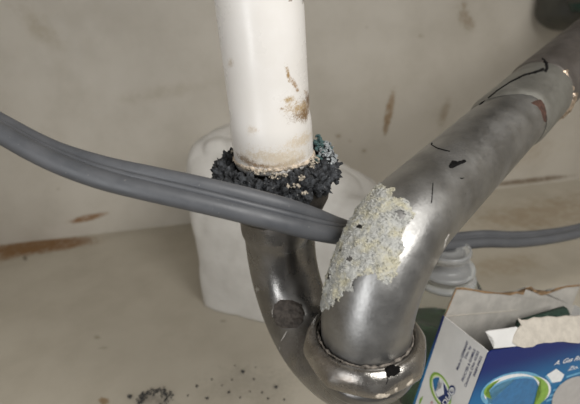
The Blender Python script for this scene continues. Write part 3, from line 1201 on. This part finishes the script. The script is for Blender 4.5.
def text(body, a, e, hpx, mat, parent, plane, lift, shear=0.0, bold=.012):
    """lettering from pixel a to pixel e along the baseline, cap height hpx pixels"""
    lf = {'side': loc_side, 'front': loc_front}[plane]
    A, E = Vector(lf(*a)), Vector(lf(*e))
    d = (E - A).normalized()
    L = (E - A).length
    me = text_mesh(body, bold)
    xs = [v.co.x for v in me.vertices]
    x0, x1 = min(xs), max(xs)
    ch = .72
    dx, dy = e[0] - a[0], e[1] - a[1]
    k = hypot(dx, dy)
    nx, ny = dy / k, -dx / k                    # up in the picture
    Hh = (Vector(lf(a[0] + nx * hpx, a[1] + ny * hpx)) - A)
    if plane == 'side':
        nrm2 = Vector((-d.y, d.x))
        nrm2 = nrm2 if nrm2.dot(Hh) > 0 else -nrm2
    else:
        nrm2 = Vector((-d.y, d.x))
    hh = abs(Hh.dot(nrm2))
    for v in me.vertices:
        t = (v.co.x - x0) / (x1 - x0) * L
        q = A + d * (t + shear * v.co.y / ch * hh) + nrm2 * (v.co.y / ch * hh)
        if plane == 'side':
            v.co = Vector((-lift, q.x, q.y))
        else:
            v.co = Vector((q.x, -lift, q.y))
    me.materials.append(mat)
    o = bpy.data.objects.new('printed_text', me)
    COL.objects.link(o)
    o.parent = parent
    return o


text('Made in GERMANY', (458.2, 370.5), (469, 342), 2.6, m_ink, sp, 'side', .0002)
text('Dist. by', (466.5, 359), (471.5, 346.5), 2.5, m_ink, sp, 'side', .0002)
text('PROCTER & GAMBLE', (463.5, 382), (476, 350), 2.6, m_ink, sp, 'side', .0002)
text('Cincinnati, Ohio 45202', (466.3, 387.5), (479.5, 352), 2.5, m_ink, sp, 'side', .0002)
text('00684 84622', (475, 377), (482.6, 357), 2.5, m_ink, sp, 'side', .0002)


def oval(cx, cy, rx, ry, ang, n=40, a0=0, a1=360):
    ca, sa = cos(radians(ang)), sin(radians(ang))
    out = []
    for k in range(n):
        t = radians(a0 + (a1 - a0) * k / (n if a1 - a0 >= 360 else n - 1))
        x, y = rx * cos(t), ry * sin(t)
        out.append((cx + x * ca - y * sa, cy + x * sa + y * ca))
    return out


EC = (440.6, 390)
decal('emblem_ring', oval(EC[0], EC[1], 9.2, 18.8, -21), m_green, sp, 'side', .00015)
decal('emblem_ring', oval(EC[0] + .5, EC[1] + .3, 7.9, 16.6, -21), m_lgreen, sp, 'side', .00022)
decal('emblem_field', oval(EC[0] + .7, EC[1] + .5, 7.0, 15.2, -21), m_wink, sp, 'side', .00029)
decal('emblem_field', oval(EC[0] + .9, EC[1] + 1.0, 6.0, 13.4, -21), m_nblue, sp, 'side', .00036)
decal('emblem_block', [(433.3, 379), (436.5, 377.2), (439.6, 377.4), (440.6, 387.6), (436.2, 391.5), (434, 386)], m_mblue, sp, 'side', .00043)
decal('emblem_block', [(440, 377.4), (443.4, 379.5), (444.6, 394), (438.6, 397.2), (435.8, 391.8), (441.4, 388)], m_wink, sp, 'side', .00048)
text('DUO', (445.4, 408.2), (456.6, 388.8), 6.2, m_nblue, sp, 'side', .00054, 0, .075)
text('DUO', (446.2, 407.0), (456.0, 390.0), 5.4, m_wink, sp, 'side', .00064, 0, .015)
decal('printed_leaf', [(419.5, 401), (420.5, 398), (423.5, 396), (422, 400), (420.5, 403.5), (419, 406)], m_green, sp, 'side', .0002)
decal('printed_dot', oval(432, 402.5, 1.3, 1.6, 0, 14), plain('pink_ink', (.5, .3, .32), .5), sp, 'side', .0002)

# print on the blue front
def band(cx, cy, rx, ry, ang, a0, a1, w0, w1, n=34):
    """tapered crescent"""
    o_, i_ = [], []
    ca, sa = cos(radians(ang)), sin(radians(ang))
    for k in range(n):
        t = k / (n - 1)
        th = radians(a0 + (a1 - a0) * t)
        wd = w0 + (w1 - w0) * sin(pi * t)
        for lst, s in ((o_, wd / 2), (i_, -wd / 2)):
            x, y = (rx + s) * cos(th), (ry + s * .8) * sin(th)
            lst.append((cx + x * ca - y * sa, cy + x * sa + y * ca))
    return o_ + i_[::-1]


decal('printed_swirl', oval(514, 394, 30, 17, -14), m_mblue, fp_, 'front', .0001)
decal('printed_swirl', band(513, 391, 30, 15, -14, 120, 400, .4, 9), m_sky, fp_, 'front', .00016)
decal('printed_swirl', band(512, 390, 28, 14, -14, 170, 335, .3, 4.5), m_wink, fp_, 'front', .00024)
decal('printed_swirl', band(519, 393, 26, 17, -14, -50, 62, .5, 12), m_wink, fp_, 'front', .0003)
decal('printed_swirl', band(518, 393, 27, 18, -14, -48, 75, .4, 7.5), m_green, fp_, 'front', .00038)
decal('printed_swirl', band(506, 388, 22, 10, -14, 140, 260, .3, 2.2), m_green, fp_, 'front', .0003)
decal('printed_cube', [(546.5, 374.5), (556, 368.5), (564, 374.5), (560.5, 381), (552, 382.5)], m_wink, fp_, 'front', .0003)
decal('printed_cube', [(546.5, 374.5), (552, 382.5), (550.5, 383), (544.5, 376)], m_sky, fp_, 'front', .00032)
for (x, y, L) in ((566, 376, 16), (559, 384, 18), (553, 389.5, 14), (549, 395, 14), (546, 400, 14)):
    decal('printed_stripe', [(x, y), (x + L, y - 5), (x + L, y - 3.2), (x, y + 1.8)], m_sky, fp_, 'front', .0002)
decal('printed_oval', oval(577, 400, 27, 23, -35), m_pale, fp_, 'front', .00045)
text('A. Gas Rep', (553.5, 365), (583, 358.5), 4.2, m_wink, fp_, 'front', .0003, .25)
text('Zo. sa', (567, 370.5), (586, 366), 3.4, m_wink, fp_, 'front', .0003, .25)

# scrub pad peeping out of the carton
m_pad = plain('dark_green_pad', (.022, .05, .035), .9, 0, .35, 300, .6)
pad_o = empty('scrub_pad')
pad_o.matrix_world = carton.matrix_world @ Matrix.Translation((.090, .024, HB - .056)) @ Matrix.Rotation(radians(-10), 4, 'Y')
tag(pad_o, 'dark green scrub pad sticking out of the torn carton', 'scrub pad')
link('pad', box_bm(-.022, .026, -.004, .004, 0, .060, .0022), m_pad, pad_o)
link('white_layer', box_bm(-.020, .024, -.0082, -.0041, 0, .0565, .0015), m_wprint, pad_o)

# ================================================================== DARK TANK TOP RIGHT
TK = at(569, -6, .60)
b = NB('dark_grey_plastic')
m_tank = b.done(b.mix(b.ramp(b.noise(40), .3, .7), (.075, .075, .062), (.055, .055, .048)), .5, 0, None)
tank = empty('hanging_canister', (TK.x, TK.y, TK.z - .035))
tag(tank, 'dark grey rounded canister hanging by the cabinet back above the drain', 'canister')
zb0 = at(556, 33, .60).z
r_ = .0365
pf = [(.004, zb0)] + [(r_ * sin(t), zb0 + .026 * (1 - cos(t))) for t in [radians(a) for a in (25, 40, 55, 68, 80, 90)]] + [(r_, zb0 + .07), (r_ + .001, zb0 + .0705), (r_ + .001, zb0 + .076), (r_, zb0 + .0765), (r_, .6195)]
child_world(link('shell', lathe(pf, (TK.x, TK.y, 0), 56), m_tank), tank)
m_dgreen = plain('dark_green_plastic', (.012, .042, .034), .4, 0, .2, 80)
KN = at(590, 0, .55)
knob = empty('green_knob', (KN.x, KN.y, KN.z - .015))
child_world(link('body', lathe([(.004, -.014), (.018, -.012), (.022, -.004), (.022, .012), (.012, .016), (.012, .30 - (KN.z - .3))], (KN.x, KN.y, KN.z), 40), m_dgreen), knob)
child_world(link('collar', lathe([(.0225, -.002), (.0245, 0), (.0245, .006), (.0225, .008)], (KN.x, KN.y, KN.z), 40), m_tank), knob)
tag(knob, 'dark green round fitting beside the grey canister', 'fitting')

# ================================================================== FLOOR DEBRIS
m_crumb = plain('black_crumb', (.05, .049, .047), .9, 0, .4, 300, .4)
crumbs = [(243, 373, 2.6), (229, 393, 1.6), (197, 387, 1.5), (276, 388, 2.0), (254, 380, 1.3), (207, 399, 2.0), (130, 398, 2.6), (232, 380, 1.0), (212, 380, 1.0), (262, 393, 1.2), (240, 398, 1.2),
          (222, 386, .9), (250, 392, 1.0), (284, 400, 1.4), (188, 396, 1.1), (235, 366, .9), (268, 399, 1.1), (256, 368, .9), (201, 392, .9), (246, 384, .8), (225, 401, 1.0), (214, 393, .9), (292, 397, 1.2), (180, 389, .8)]
rn = random.Random(21)
for (px, py, rp_) in crumbs[:18]:
    p = on_floor(px, py)
    r = rp_ * .30 / F
    bm = bmesh.new()
    blob(bm, (0, 0, r * .7), r, .3, rnd=rn)
    blob(bm, (r * .6, r * .3, r * .5), r * .6, .3, rnd=rn)
    zm = min(v.co.z for v in bm.verts)
    for v in bm.verts:
        v.co.z -= zm
    o = link('rubber_crumb', bm, m_crumb, None, False)
    o.location = p
    tag(o, 'tiny black rubber crumb lying on the cream cabinet base', 'crumb', 'black crumbs on the cabinet base')
p = on_floor(152, 400)
bm = bmesh.new()
for k in range(130):
    a = rn.gauss(1.7, 1.3)
    q = rn.gauss(1, .2)
    r = rn.uniform(.0004, .0011)
    blob(bm, (.012 * q * cos(a) + .002, .009 * q * sin(a), r * .8), r, .3, rnd=rn)
zm = min(v.co.z for v in bm.verts)
for v in bm.verts:
    v.co.z -= zm
o = link('debris_clump', bm, m_crumb, None, False)
o.location = p
tag(o, 'ring of dark crumbled debris on the cabinet base', 'debris', kind='stuff')
